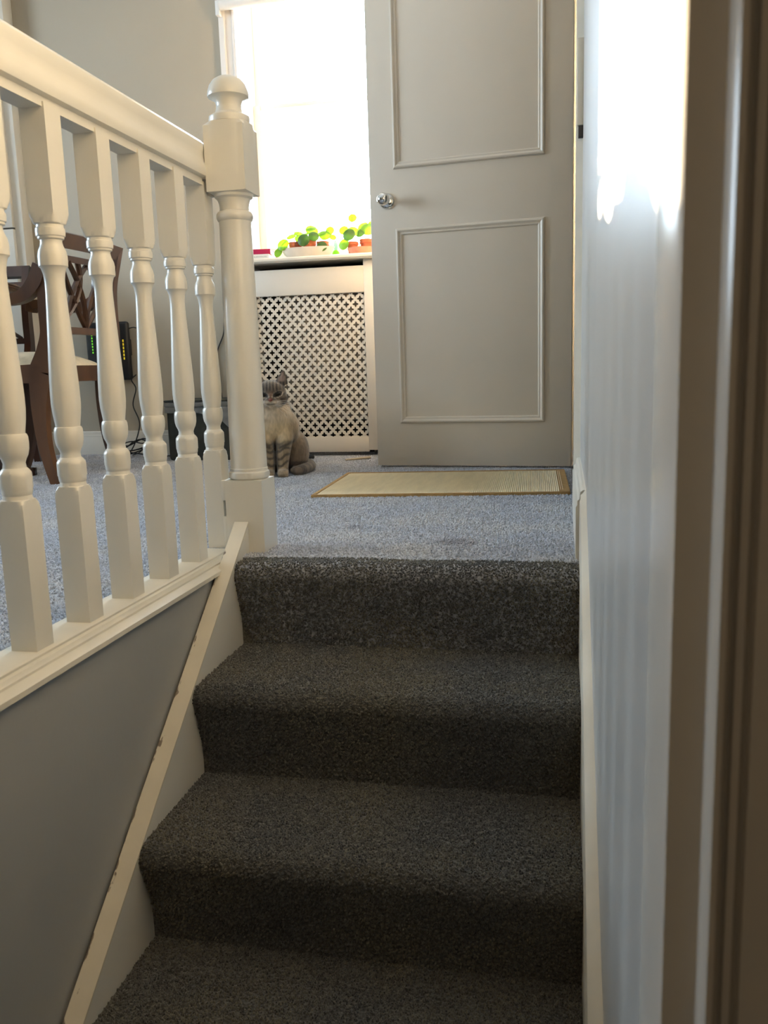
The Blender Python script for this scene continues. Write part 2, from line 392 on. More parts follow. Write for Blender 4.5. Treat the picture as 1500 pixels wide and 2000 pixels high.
# ---------------------------------------------------------------- carpet pile (nobody could count it)
def pile_mat(name, dark, light, cool=(.82, .84, .88, 1), warm=(1.30, 1.20, .92, 1), stains=()):
    m = bpy.data.materials.new(name); m.use_nodes = True; nt = m.node_tree; N = nt.nodes; L = nt.links; p = N['Principled BSDF']
    oi = N.new('ShaderNodeObjectInfo'); r_ = N.new('ShaderNodeValToRGB')
    e = r_.color_ramp.elements; e[0].position = 0; e[0].color = (*dark, 1); e[1].position = 1; e[1].color = (*light, 1)
    L.new(oi.outputs['Random'], r_.inputs[0])
    tc = N.new('ShaderNodeNewGeometry'); n = N.new('ShaderNodeTexNoise'); n.inputs['Scale'].default_value = 4.5; n.inputs['Detail'].default_value = 3; L.new(tc.outputs['Position'], n.inputs['Vector'])
    rr = N.new('ShaderNodeValToRGB'); q = rr.color_ramp.elements; q[0].position = .40; q[0].color = cool; q[1].position = .62; q[1].color = warm; L.new(n.outputs[0], rr.inputs[0])
    mx = N.new('ShaderNodeMix'); mx.data_type = 'RGBA'; mx.blend_type = 'MULTIPLY'; mx.inputs['Factor'].default_value = 1
    L.new(r_.outputs[0], mx.inputs['A']); L.new(rr.outputs[0], mx.inputs['B']); out = mx.outputs['Result']
    for (sx, sy, sr) in stains:
        vd = N.new('ShaderNodeVectorMath'); vd.operation = 'DISTANCE'; L.new(tc.outputs['Position'], vd.inputs[0]); vd.inputs[1].default_value = (sx, sy, 0)
        nz = N.new('ShaderNodeTexNoise'); nz.inputs['Scale'].default_value = 26; L.new(tc.outputs['Position'], nz.inputs['Vector'])
        ma = N.new('ShaderNodeMath'); ma.operation = 'MULTIPLY_ADD'; ma.inputs[1].default_value = sr*1.6; L.new(nz.outputs[0], ma.inputs[0]); L.new(vd.outputs['Value'], ma.inputs[2])
        mr = N.new('ShaderNodeMapRange'); mr.inputs['From Min'].default_value = sr*1.1; mr.inputs['From Max'].default_value = sr*1.9; mr.inputs['To Min'].default_value = .55; mr.inputs['To Max'].default_value = 0
        L.new(ma.outputs[0], mr.inputs['Value'])
        ms = N.new('ShaderNodeMix'); ms.data_type = 'RGBA'; ms.blend_type = 'MULTIPLY'; L.new(mr.outputs[0], ms.inputs['Factor']); L.new(out, ms.inputs['A']); ms.inputs['B'].default_value = (.30, .24, .26, 1); out = ms.outputs['Result']
    L.new(out, p.inputs['Base Color'])
    p.inputs['Roughness'].default_value = .75; p.inputs['Sheen Weight'].default_value = .4; p.inputs['Specular IOR Level'].default_value = .35
    return m
def pile(name, quads, density, material, parent=None, off=None, seed=1, size=.0021):
    bm = B()
    for q in quads: bm.faces.new([bm.verts.new(v) for v in q])
    o = obj(name, bm, material, parent, smooth=False)
    o['kind'] = 'stuff'
    g = bpy.data.node_groups.new(name, 'GeometryNodeTree')
    g.interface.new_socket('Geometry', in_out='INPUT', socket_type='NodeSocketGeometry'); g.interface.new_socket('Geometry', in_out='OUTPUT', socket_type='NodeSocketGeometry')
    N = g.nodes; L = g.links; gi = N.new('NodeGroupInput'); go = N.new('NodeGroupOutput')
    d = N.new('GeometryNodeDistributePointsOnFaces'); d.inputs['Density'].default_value = density; d.inputs['Seed'].default_value = seed
    ic = N.new('GeometryNodeMeshIcoSphere'); ic.inputs['Radius'].default_value = size; ic.inputs['Subdivisions'].default_value = 1
    sm = N.new('GeometryNodeSetMaterial'); sm.inputs['Material'].default_value = material
    ss = N.new('GeometryNodeSetShadeSmooth')
    ip = N.new('GeometryNodeInstanceOnPoints')
    rv = N.new('FunctionNodeRandomValue'); rv.data_type = 'FLOAT_VECTOR'; rv.inputs[0].default_value = (.7, .7, 1.0); rv.inputs[1].default_value = (1.15, 1.15, 2.3)
    rr = N.new('FunctionNodeRandomValue'); rr.data_type = 'FLOAT_VECTOR'; rr.inputs[0].default_value = (-.5, -.5, 0); rr.inputs[1].default_value = (.5, .5, 6.28)
    ro = N.new('FunctionNodeRotateRotation'); ro.rotation_space = 'LOCAL'
    L.new(gi.outputs[0], d.inputs['Mesh']); L.new(d.outputs['Points'], ip.inputs['Points'])
    L.new(ic.outputs[0], ss.inputs[0]); L.new(ss.outputs[0], sm.inputs[0]); L.new(sm.outputs[0], ip.inputs['Instance'])
    L.new(d.outputs['Rotation'], ro.inputs[0]); L.new(rr.outputs[0], ro.inputs[1]); L.new(ro.outputs[0], ip.inputs['Rotation'])
    L.new(rv.outputs[0], ip.inputs['Scale']); L.new(ip.outputs[0], go.inputs[0])
    md = o.modifiers.new('pile', 'NODES'); md.node_group = g
    return o
M['pile_stair'] = pile_mat('shaded_stair_pile', (.022, .021, .020), (.125, .120, .108))  # landing carpet darkened, the stairwell shade put into the tuft colour
M['pile_floor'] = pile_mat('daylit_landing_pile', (.30, .305, .33), (.62, .645, .71), (.92, .94, .98, 1), (1.06, 1.04, 1.0, 1), [(-.235, 1.90, .06), (-.52, 2.07, .03)])  # same carpet brightened and blued, window daylight put into the colour
quads = []
for o in [o for o in st.children if o.name.startswith('carpeted_step')][:5]:
    for f in o.data.polygons:
        if len(f.vertices) != 4: continue
        c = f.center; nrm = f.normal
        if nrm.z > .15 or nrm.y < -.15: quads.append([tuple(o.data.vertices[i].co) for i in f.vertices])
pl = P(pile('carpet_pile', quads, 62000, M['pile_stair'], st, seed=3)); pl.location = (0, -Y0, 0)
def grid(x0, x1, y0, y1): return [[(x0, y0, 0), (x1, y0, 0), (x1, y1, 0), (x0, y1, 0)]]
p2 = pile('carpet_pile', grid(-.80, .03, Y0+.03, 2.55)+grid(-.80, .03, 2.55, 3.8)+grid(-1.9, -.80, .9, 3.98)+grid(-2.6, -1.9, 1.8, 3.98), 42000, M['pile_floor'], floor, seed=5, size=.0024)

# ---------------------------------------------------------------- balustrade
bal = empty('balustrade', (-.761, 1.80, 0), label='white painted balustrade with turned balusters and a ball topped newel at the stair head', cat='balustrade')
def PB(o): o.location = o.location-Vector((-.761, 1.80, 0)); return o
hb = .0208
def baluster_mesh():
    big = .1
    pr = [(big, 0), (big, .205), (.0272, .214), (.0235, .2195), (.0205, .2205), (.0196, .226), (.0205, .2275), (.0212, .232),
          (.0212, .2345), (.0222, .2365), (.0222, .254), (.0217, .258), (.0190, .262), (.0160, .265), (.0150, .2715),
          (.0168, .277), (.0198, .283), (.0216, .291), (.0221, .300), (.0216, .3085), (.0200, .3125), (.0185, .3130), (.0190, .318),
          (.0212, .334), (.0222, .348), (.0222, .362), (.0215, .385), (.0198, .42), (.0180, .455), (.0162, .49), (.0150, .52), (.0149, .534),
          (.0160, .545), (.0185, .553), (.0215, .556), (.0217, .562), (.0217, .571), (.0205, .578), (.0170, .586), (.0158, .592), (.0162, .5945),
          (.0192, .596), (.0194, .599), (.0212, .600), (.0218, .606), (.0214, .611), (.0202, .6125), (.0198, .616), (.0235, .618), (.0280, .627), (big, .634), (big, .785)]
    pr = [(r, z) for r, z in pr]
    return lathe(B(), pr, 64, sq=hb)
bme = None
for k in range(-3, 6):
    y = 1.073+.143*k
    if bme is None:
        o = obj('baluster', baluster_mesh(), M['white'], bal, sharp=28); bme = o.data
    else:
        o = obj('baluster', bme, M['white'], bal); bme.materials.pop()
    o.location = (-.761, y, .010); PB(o)
prof = [(-.018, .788), (.018, .788), (.018, .799), (.0285, .801), (.0312, .807), (.0305, .815), (.0268, .825), (.0245, .833), (.0250, .840), (.0272, .846), (.0262, .854), (.0195, .860), (.006, .8625),
        (-.006, .8625), (-.0195, .860), (-.0262, .854), (-.0272, .846), (-.0250, .840), (-.0245, .833), (-.0268, .825), (-.0305, .815), (-.0312, .807), (-.0285, .801), (-.018, .799)]
PB(obj('handrail', prism(B(), [(-.761+x, z if z < .799 else .802+(z-.799)*1.213) for x, z in prof], 'y', .56, 1.768), M['white'], bal, sharp=30))
PB(obj('packing_block', box(box(B(), (-.786, 1.768, .800), (-.7335, 1.812, .868), .002), (-.782, 1.787, .770), (-.7335, 1.812, .800)), M['white'], bal))
prof = [(-.80, -.02), (-.80, .008), (-.798, .010), (-.737, .010), (-.733, .0075), (-.733, .004), (-.728, .002), (-.7255, -.002), (-.723, -.004), (-.7225, -.0075),
        (-.711, -.0115), (-.7065, -.014), (-.7065, -.022), (-.72, -.022)]
PB(obj('base_rail', prism(B(), prof, 'y', .56, 1.762), M['cream'], bal))
bm = B(); PB(bxo('fixing_plate', (-.742, 1.764, .118), (-.733, 1.806, .163), M['white'], bal, .001)); PB(bxo('fixing_plate', (-.742, 1.764, .012), (-.733, 1.806, .082), M['white'], bal, .001))
bm.free()
def newel_mesh():
    big = .2
    pr = [(big, 0), (big, .1625), (.0405, .1630), (.0445, .1665), (.0460, .1725), (.0445, .179), (.0415, .1815), (.0415, .187), (.0405, .1885),
          (.0400, .25), (.0385, .40), (.0365, .55), (.0345, .68), (.0338, .708), (.0345, .7105), (.0345, .716), (.0365, .7175), (.0392, .723), (.0392, .729), (.0365, .7345),
          (.0318, .737), (.0312, .745), (.0325, .754), (.0355, .761), (.0405, .7650), (.0415, .7705), (big, .7725), (big, .9035), (.048, .9125), (.0415, .9130)]
    return lathe(B(), pr, 64, sq=.0432)
nw = PB(obj('newel_post', newel_mesh(), M['white'], bal, sharp=28)); nw.location = nw.location+Vector((-.6895, 1.805, 0))
pr = [(.0350, .912), (.0415, .914), (.0432, .920), (.0425, .926), (.037, .9295), (.0295, .934), (.0265, .943), (.0262, .951), (.0290, .958), (.0345, .9625),
      (.0425, .9655), (.0435, .969), (.0425, .976), (.0385, .988), (.0310, .998), (.0200, 1.0045), (.009, 1.0075), (.001, 1.008)]
fin = obj('finial', lathe(B(), pr, 40), M['white'], nw, sharp=30)

# ---------------------------------------------------------------- window
win = empty('window_1', (-.945, 4.07, .9), kind='structure', label='tall sash window glaring with daylight behind the sill plants')
def PW(o): o.location = o.location-Vector((-.945, 4.07, .9)); return o
bm = B()
for sx in (-1, 1):
    c = -.945; e = .525
    pr = [(c+sx*(e+.075), 4.0), (c+sx*(e+.075), 3.975), (c+sx*(e+.05), 3.972), (c+sx*(e+.045), 3.980), (c+sx*(e+.015), 3.982), (c+sx*(e+.010), 3.974), (c+sx*(e-.002), 3.974), (c+sx*(e-.002), 4.0)]
    prism(bm, pr, 'z', .90, 2.36)
box(bm, (-1.545, 3.972, 2.3), (-.345, 4.0, 2.38))
PW(obj('architrave', bm, M['window_glow_white'], win))
bm = B()
box(bm, (-1.47, 3.99, .90), (-1.466, 4.25, 2.3)); box(bm, (-.424, 3.99, .90), (-.42, 4.25, 2.3)); box(bm, (-1.466, 3.99, 2.28), (-.424, 4.25, 2.3))
PW(obj('box_frame', bm, M['window_glow_white'], win))
def sash(z0, z1, y, bot, top):
    bm = B()
    box(bm, (-1.466, y, z0), (-1.430, y+.035, z1), .003); box(bm, (-.460, y, z0), (-.424, y+.035, z1), .003)
    box(bm, (-1.430, y, z0), (-.460, y+.035, z0+bot), .003); box(bm, (-1.430, y, z1-top), (-.460, y+.035, z1), .003)
    s = PW(obj('sash', bm, M['window_glow_white'], win))
    g = obj('pane', box(B(), (-1.432, y+.015, z0+bot-.002), (-.458, y+.019, z1-top+.002)), M['glass'], s)
sash(.90, 1.655, 4.165, .095, .020)
sash(1.637, 2.28, 4.203, .018, .05)
bl = empty('roller_blind', (-.945, 3.955, 2.0), label='rolled up lilac grey blind across the top of the window', cat='blind')
bm = B(); tube(bm, [(-.58, 0, .03), (.58, 0, .03)], .021, 16); obj('roller', bm, M['plastic_white'], bl)
for x_ in (-.6, .58): bxo('bracket', (x_, -.012, -.012), (x_+.02, .018, .05), M['plastic_white'], bl, .002)
w2 = empty('window_2', (-5.0, 2.0, 1.55), kind='structure', label='dining room side window')
bm = B()
for y in (1.2, 1.975, 2.75): box(bm, (-5.05, y, .8), (-5.0, y+.05, 2.3))
for z in (.8, 2.25): box(bm, (-5.05, 1.2, z), (-5.0, 2.8, z+.05))
o = obj('frame', bm, M['white'], w2); o.location = (5.0, -2.0, -1.55)
o = obj('pane', box(B(), (-5.03, 1.2, .8), (-5.026, 2.8, 2.3)), M['glass'], w2); o.location = (5.0, -2.0, -1.55)

# ---------------------------------------------------------------- radiator and its cover
RX0, RX1 = -1.432, -.80
rc = empty('radiator_cover', (-1.1, 3.9, 0), label='white radiator cover with pierced quatrefoil grille below the window', cat='radiator cover')
def PR(o): o.location = o.location-Vector((-1.1, 3.9, 0)); return o
YF = 3.812
PR(bxo('stile', (RX0, YF, 0.028), (RX0+.048, YF+.018, .874), M['cover'], rc, .0015)); PR(bxo('stile', (RX1-.07, YF, .028), (RX1, YF+.018, .874), M['cover'], rc, .0015))
PR(bxo('top_rail', (RX0+.048, YF, .733), (RX1-.07, YF+.018, .848), M['cover'], rc, .0015))
PR(bxo('bottom_rail', (RX0+.048, YF, .020), (RX1-.07, YF+.018, .090), M['cover'], rc, .0015))
for x_ in (RX0, RX1-.018): PR(bxo('side_panel', (x_, YF+.018, .02), (x_+.018, 3.985, .874), M['cover'], rc))
bm = B(); prism(bm, [(3.772, .8775), (3.768, .882), (3.768, .890), (3.772, .8955), (3.78, .897), (4.165, .897), (4.165, .8955), (4.0, .8955), (3.999, .874), (3.776, .874)], 'x', RX0-.03, RX1+.35)
PR(obj('top_board', bm, M['white'], rc))
def lattice():
    bm = B(); p, q = .0425, .0450; th = .004
    x0, x1, z0, z1 = RX0+.03, RX1-.05, .075, .748
    def hole(t):
        # four-lobed star hole
        a = (t % (PI/2)); k = abs(a-PI/4)/(PI/4)      # 1 on axes, 0 on diagonals
        return .0062+.0082*(k**.85)
    def diamond(t): return 1/(abs(math.cos(t))/(p/2)+abs(math.sin(t))/(q/2))
    cells = []
    nr = int((z1-z0)/(q/2)); nc = int((x1-x0)/p)
    for r in range(nr+1):
        for c in range(nc+1):
            cells.append((x0+c*p+(p/2 if r % 2 else 0), z0+r*q/2))
    K = 16; cache = {}
    def V(x, y, z):
        k = (round(x, 5), round(y, 5), round(z, 5))
        if k not in cache: cache[k] = bm.verts.new((x, y, z))
        return cache[k]
    for cx, cz in cells:
        if not (x0-.001 <= cx <= x1 and z0-.001 <= cz <= z1): continue
        ang = [2*PI*i/K for i in range(K)]
        for i in range(K):
            a, b = ang[i], ang[(i+1) % K]
            def pt(t, rr, y): return V(cx+rr*math.cos(t), y, cz+rr*math.sin(t))
            for y, fl in ((YF+.012, 0), (YF+.012+th, 1)):
                try: bm.faces.new([pt(a, hole(a), y), pt(b, hole(b), y), pt(b, diamond(b), y), pt(a, diamond(a), y)][::(-1 if fl else 1)])
                except ValueError: pass
            bm.faces.new((pt(a, hole(a), YF+.012), pt(a, hole(a), YF+.012+th), pt(b, hole(b), YF+.012+th), pt(b, hole(b), YF+.012)))
    return bm
lo = PR(obj('grille', lattice(), M['cover'], rc, smooth=False))
lo['label'] = 'sheet pierced with rows of small quatrefoils'
rad = empty('radiator', (-1.0, 3.92, .16), label='beige panel radiator behind the grille of the cover', cat='radiator')
for y_ in (-.03, .02): bxo('panel', (-.285, y_, 0), (.17, y_+.015, .68), M['radiator'], rad, .006)
bm = B()
for i in range(14): box(bm, (-.27+i*.032, -.015, .02), (-.262+i*.032, .02, .66))
obj('fins', bm, M['radiator'], rad)['kind'] = 'stuff'
for x_ in (-.25, .14): obj('pipe', tube(B(), [(x_, 0, 0), (x_, 0, -.159)], .008, 8), M['radiator'], rad)
S('cover_shade_sheet', box(B(), (RX0+.018, 3.988, 0), (RX1-.018, 3.999, .873)), M['dark'])  # near-black sheet on the wall, stands in for shade inside the cover

# ---------------------------------------------------------------- the open panelled door
HX, HY = .030, 3.288
DL = .765; ang = math.atan2(3.362-HY, -.735-HX)
dr = empty('door_1', (HX, HY, .010), ang, kind='structure', label='open white two panel door with a small chrome knob')
# local: +x runs from hinge to latch edge; the camera side is +y
TH = .040
bm = B(); box(bm, (0, -TH, 0), (DL, 0, 1.98), .002); obj('door_leaf', bm, M['door'], dr)
def mould(x0, x1, z0, z1):
    """raised planted moulding frame"""
    prof = [(0, 0), (0, .003), (.004, .009), (.009, .0105), (.013, .008), (.017, .0045), (.021, .0055), (.024, .004), (.026, 0)]
    bm = B(); rings = []
    for d, h in prof:
        rings.append([bm.verts.new(v) for v in ((x0+d, h, z0+d), (x1-d, h, z0+d), (x1-d, h, z1-d), (x0+d, h, z1-d))])
    for a, b in zip(rings, rings[1:]):
        for i in range(4): bm.faces.new((a[i], a[(i+1) % 4], b[(i+1) % 4], b[i]))
    return obj('panel_moulding', bm, M['door'], dr, sharp=20)
mould(.098, .665, .168, .912)
mould(.098, .668, 1.128, 1.87)
kb = B()
ax = Matrix.Rotation(-PI/2, 3, 'X')
lathe(kb, [(.030, 0), (.030, .003), (.027, .007), (.0135, .009), (.010, .012)], 32, ax=ax)
rose = obj('knob_rose', kb, M['chrome'], dr); rose.location = (.697, 0, 1.015); rose['label'] = 'round chrome rose plate'
kb = B(); lathe(kb, [(.009, .008), (.009, .026), (.013, .032), (.020, .038), (.0235, .047), (.0225, .058), (.016, .066), (.006, .0695), (.001, .07)], 32, ax=ax)
kn = obj('door_knob', kb, M['chrome'], dr); kn.location = (.697, 0, 1.015); kn['label'] = 'polished chrome knob'
kb = B(); lathe(kb, [(.0025, .0035), (.0025, .0078)], 10, ax=ax); sc = obj('screw', kb, M['gap_screw_dark'], rose); sc.location = (.004, 0, -.021)

# ---------------------------------------------------------------- built-in cupboard on the left
cb = empty('built_in_cupboard', (-3.1, 3.95, 0), label='tall white built in cupboard with small keyhole plate left of the chairs', cat='cupboard')
def PC(o): o.location = o.location-Vector((-3.1, 3.95, 0)); return o
PC(bxo('carcass', (-3.6, 3.925, 0), (-2.60, 3.999, 2.54), M['white'], cb, .003))
for nm, z0, z1 in (('upper_door', 1.130, 2.45), ('lower_door', .13, 1.122)):
    bm = B(); box(bm, (-3.56, 3.905, z0), (-2.645, 3.924, z1), .0015)
    d = PC(obj('door', bm, M['white'], cb))
    bm = B(); x0, x1 = -3.46, -2.735
    prof = [(0, 0), (.004, .008), (.014, .008), (.024, 0)]
    rings = [[bm.verts.new((x, 3.905-h, z)) for x, z in ((x0+t, z0+.1+t), (x1-t, z0+.1+t), (x1-t, z1-.1-t), (x0+t, z1-.1-t))] for t, h in prof]
    for a, b in zip(rings, rings[1:]):
        for i in range(4): bm.faces.new((a[i], a[(i+1) % 4], b[(i+1) % 4], b[i]))
    obj('door_moulding', bm, M['white'], d)
    if z0 > 1:
        bm = B(); box(bm, (-2.699, 3.9005, 1.615), (-2.680, 3.905, 1.66), .002); esc = obj('keyhole_plate', bm, M['brass'], d)
PC(obj('door_gap_shade', box(B(), (-3.56, 3.915, 1.1215), (-2.645, 3.9245, 1.1305)), M['gap_screw_dark'], cb))  # dark strip stands in for the shade between upper and lower doors

# ---------------------------------------------------------------- dining table
tb = empty('dining_table', (-2.78, 3.06, 0), label='dark polished pedestal dining table with reeded edge left of the chairs', cat='table')
R0 = .60
pr = [(.02, .712), (R0-.03, .712), (R0-.012, .714), (R0-.004, .718), (R0-.008, .7225), (R0-.001, .727), (R0-.005, .7315), (R0, .736), (R0-.003, .742), (R0-.012, .745), (.02, .745)]
obj('tabletop', lathe(B(), [(a, b+.04) for a, b in pr], 72), M['wood'], tb)
pr = [(.09, .30), (.075, .33), (.05, .36), (.045, .42), (.06, .47), (.065, .50), (.05, .54), (.04, .60), (.05, .68), (.09, .73), (.12, .751)]
obj('column', lathe(B(), pr, 28), M['wood'], tb)
for k in range(4):
    a = math.radians(7)+k*PI/2
    if k == 0: ra = .63
    else: ra = .56
    pts = [(.05, .34), (.20, .345), (.35, .325), (.46, .25), (.52, .15), (.555, .06), (ra, .018)]
    pts = cr([(r*math.cos(a), r*math.sin(a), z) for r, z in pts], 5)
    n = len(pts)
    lg = obj('leg', tube(B(), pts, [.030-.013*i/(n-1) for i in range(n)], 10, flat=(.8, 1.1)), M['wood_dark'], tb)
    c = pts[-1]
    bm = B(); box(bm, (-.022, -.018, -.018), (.022, .018, .016), .004); cp = obj('castor_cap', bm, M['wood_dark'], lg); cp.location = c; cp.rotation_euler = (0, 0, a)

# ---------------------------------------------------------------- lattice back chairs
def ribbon(bm, pts, w, x0, x1):
    """flat sawn board: centre line pts (y,z) with widths, between x0 and x1"""
    P_ = [Vector((p[0], p[1], 0)) for p in pts]; n = len(P_); L_, R_ = [], []
    for i in range(n):
        t = (P_[min(i+1, n-1)]-P_[max(i-1, 0)]).normalized(); s = Vector((-t.y, t.x, 0)); h = w[i]/2
        L_.append(P_[i]+s*h); R_.append(P_[i]-s*h)
    v = [[bm.verts.new((x, q.x, q.y)) for q in side] for side in (L_, R_) for x in (x0, x1)]
    la, lb, ra, rb = v
    for i in range(n-1):
        bm.faces.new((la[i], la[i+1], lb[i+1], lb[i])); bm.faces.new((ra[i], rb[i], rb[i+1], ra[i+1]))
        bm.faces.new((la[i], ra[i], ra[i+1], la[i+1])); bm.faces.new((lb[i], lb[i+1], rb[i+1], rb[i]))
    bm.faces.new((la[0], lb[0], rb[0], ra[0])); bm.faces.new((la[-1], ra[-1], rb[-1], lb[-1]))
    return bm
def lerpw(pts, ws, n):
    out = []
    for i in range(len(ws)-1):
        for k in range(n): out.append(ws[i]+(ws[i+1]-ws[i])*k/n)
    return out+[ws[-1]]
def chair(name, label, loc, rz, arms, wood):
    """local: faces -y, back at y=0, width along x"""
    t = empty(name, loc, rz, label, 'chair')
    hw = .245; th = .030
    stile = [(.075, .915), (.055, .85), (.030, .76), (.022, .66), (.022, .56), (.005, .49), (-.020, .42)]
    sw = [.036, .040, .046, .050, .052, .066, .092]
    rear = [(-.020, .42), (-.034, .34), (-.040, .25), (-.036, .16), (-.022, .08), (.000, .0)]
    rw = [.092, .072, .056, .046, .040, .038]
    front = [(-.40, .42), (-.392, .34), (-.392, .25), (-.405, .15), (-.43, .06), (-.455, 0)]
    fw = [.075, .062, .052, .044, .038, .034]
    for s in (1, -1):
        xa, xb = sorted((s*hw, s*(hw-th)))
        bm = B(); ribbon(bm, [(p.x, p.y) for p in cr([(a, b, 0) for a, b in stile], 5)], lerpw(stile, sw, 5), xa, xb); obj('stile', bm, wood, t, sharp=40)
        bm = B(); ribbon(bm, [(p.x, p.y) for p in cr([(a, b, 0) for a, b in rear], 5)], lerpw(rear, rw, 5), xa, xb); obj('leg', bm, wood, t, sharp=40)
        bm = B(); ribbon(bm, [(p.x, p.y) for p in cr([(a, b, 0) for a, b in front], 5)], lerpw(front, fw, 5), xa, xb); obj('leg', bm, wood, t, sharp=40)
        bm = B(); ribbon(bm, [(-.02, .415), (-.21, .413), (-.41, .42)], [.070, .062, .066], xa, xb); obj('side_rail', bm, wood, t)
        if arms:
            arm = [(.018, .80), (-.008, .745), (-.06, .698), (-.14, .682), (-.22, .690), (-.29, .705), (-.335, .700), (-.345, .675)]
            aw = [.05, .055, .046, .036, .034, .036, .040, .034]
            bm = B(); ribbon(bm, [(p.x, p.y) for p in cr([(a, b, 0) for a, b in arm], 5)], lerpw(arm, aw, 5), xa-.004, xb+.004); obj('arm', bm, wood, t, sharp=40)
            sup = [(-.30, .700), (-.262, .64), (-.232, .57), (-.225, .51), (-.25, .455), (-.30, .42)]
            bm = B(); ribbon(bm, [(p.x, p.y) for p in cr([(a, b, 0) for a, b in sup], 5)], lerpw(sup, [.036, .034, .034, .036, .044, .06], 5), xa+.002, xb-.002); obj('arm_support', bm, wood, t, sharp=40)
    w = hw-th
    def rail(nm, y, z, h, d, bow=0, xx=w, tilt=0):
        bm = B(); pts = [(x, y+bow*(1-(x/xx)**2), z) for x in [xx*(i/6-1) for i in range(13)]]
        A = []
        for x, yy, zz in pts: A.append([bm.verts.new((x, yy+dy+dz*tilt, zz+dz-dy*tilt)) for dy, dz in ((-d/2, -h/2), (d/2, -h/2), (d/2, h/2), (-d/2, h/2))])
        for a, b in zip(A, A[1:]):
            for i in range(4): bm.faces.new((a[i], a[(i+1) % 4], b[(i+1) % 4], b[i]))
        bm.faces.new(A[0]); bm.faces.new(A[-1][::-1])
        bmesh.ops.bevel(bm, geom=[e for e in bm.edges if abs(e.calc_face_angle(0)) > 1], offset=.002, segments=1, affect='EDGES')
        return obj(nm, bm, wood, t)
    rail('crest_rail', .072, .893, .050, .022, .018, hw, .42)
    rail('cross_rail', .055, .832, .022, .022, .018, w, .30)
    rail('lower_rail', .024, .572, .026, .024, .012)
    rail('seat_rail', -.022, .412, .062, .026)
    rail('seat_rail', -.405, .425, .07, .026)
    # crossed curved bars
    zt, zb = .822, .584
    def bar(xt, xm, xb_):
        bm = B(); pts = []
        for i in range(13):
            u = i/12
            x = (1-u)**2*xt+2*u*(1-u)*xm+u*u*xb_
            z = zt+(zb-zt)*u
            y = .053+(.024-.053)*u+.014
            pts.append((x, y, z))
        obj('lattice_bar', tube(bm, pts, .0115, 6, flat=(1, .8)), wood, t)
    for c in (-.07, .07):
        bar(c-.066, c+.075, c+.066); bar(c+.066, c-.075, c-.066)
    bar(-.07, .0, -.19); bar(.07, .0, .19); bar(-.19, -.12, -.0); bar(.19, .12, .0)
    bm = B()
    nx, ny = 14, 14; x0, x1, y0_, y1_ = -(w-.001), w-.001, -.43, -.012
    top = {}
    for i in range(nx+1):
        for j in range(ny+1):
            u, v = i/nx*2-1, j/ny*2-1
            x = x0+(x1-x0)*i/nx; y = y0_+(y1_-y0_)*j/ny
            h = .440+.062*(1-abs(u)**2.6)**.6*(1-abs(v)**2.6)**.6
            top[i, j] = bm.verts.new((x, y, h))
    for i in range(nx):
        for j in range(ny): bm.faces.new((top[i, j], top[i+1, j], top[i+1, j+1], top[i, j+1]))
    edge = [e for e in bm.edges if len(e.link_faces) == 1]
    r = bmesh.ops.extrude_edge_only(bm, edges=edge)
    for v in r['geom']:
        if isinstance(v, bmesh.types.BMVert): v.co.z = .425
    obj('seat_pad', bm, M['fabric'], t, sharp=60)
    return t
chair('carver_chair', 'mahogany lattice back armchair with cream seat, nearest the balustrade, under the table edge', (-1.868, 3.11, 0), -PI/2, True, M['wood'])
chair('side_chair', 'dark armless lattice back chair standing against the cupboard behind the table', (-2.69, 3.62, 0), math.radians(12), False, M['wood_dark'])

# ---------------------------------------------------------------- router, socket, cables, storage box
rt = empty('router', (-2.20, 3.97, .375), label='black upright router with green lights, on the wall behind the armchair', cat='router')
bm = B(); box(bm, (-.125, -.035, 0), (.105, .0, .285), .014, 3); obj('casing', bm, M['black'], rt)
bm = B(); box(bm, (-.115, .0, .12), (.09, .029, .2), .003); obj('wall_bracket', bm, M['black'], rt)
bm = B()
for i in range(8): box(bm, (-.090, -.0365, .135+i*.014), (-.085, -.0345, .143+i*.014))
l1 = obj('indicator_light', bm, M['led_green'], rt); l1['kind'] = 'stuff'; l1['label'] = 'column of small green lights'
bm = B()
for i in range(6): box(bm, (.076, -.0365, .10+i*.017), (.082, -.0345, .112+i*.017))
l2 = obj('indicator_light', bm, M['led_yellow'], rt); l2['kind'] = 'stuff'; l2['label'] = 'column of small amber lights'
sk = empty('wall_socket', (-2.57, 3.998, .29), label='white wall socket with plug low on the wall under the armchair', cat='socket')
bm = B(); box(bm, (-.043, -.010, -.043), (.043, 0, .043), .003); obj('face_plate', bm, M['plastic_white'], sk)
bm = B(); box(bm, (-.03, -.045, -.03), (.012, -.010, .02), .006); obj('plug', bm, M['plastic_white'], sk)
def cable(name, pts, r, label, cat='cable', n=8):
    bm = B(); tube(bm, cr(pts, n), r, 6); o = obj(name, bm, M['cable']); return tag(o, label, cat)
cable('router_cable', [(-2.10, 3.955, .625), (-2.06, 3.95, .628), (-2.035, 3.975, .60), (-2.03, 3.985, .50), (-2.032, 3.988, .40), (-2.025, 3.985, .28), (-2.02, 3.97, .14), (-2.06, 3.93, .03), (-2.10, 3.90, .005)], .0028, 'thin black cable looping from the right side of the router down the wall')
cable('hanging_lead', [(-2.075, 3.955, .40), (-2.10, 3.95, .375), (-2.085, 3.96, .33), (-2.11, 3.965, .25), (-2.08, 3.96, .15), (-2.13, 3.94, .02), (-2.2, 3.92, .006)], .003, 'thin black lead hanging from the underside of the router')
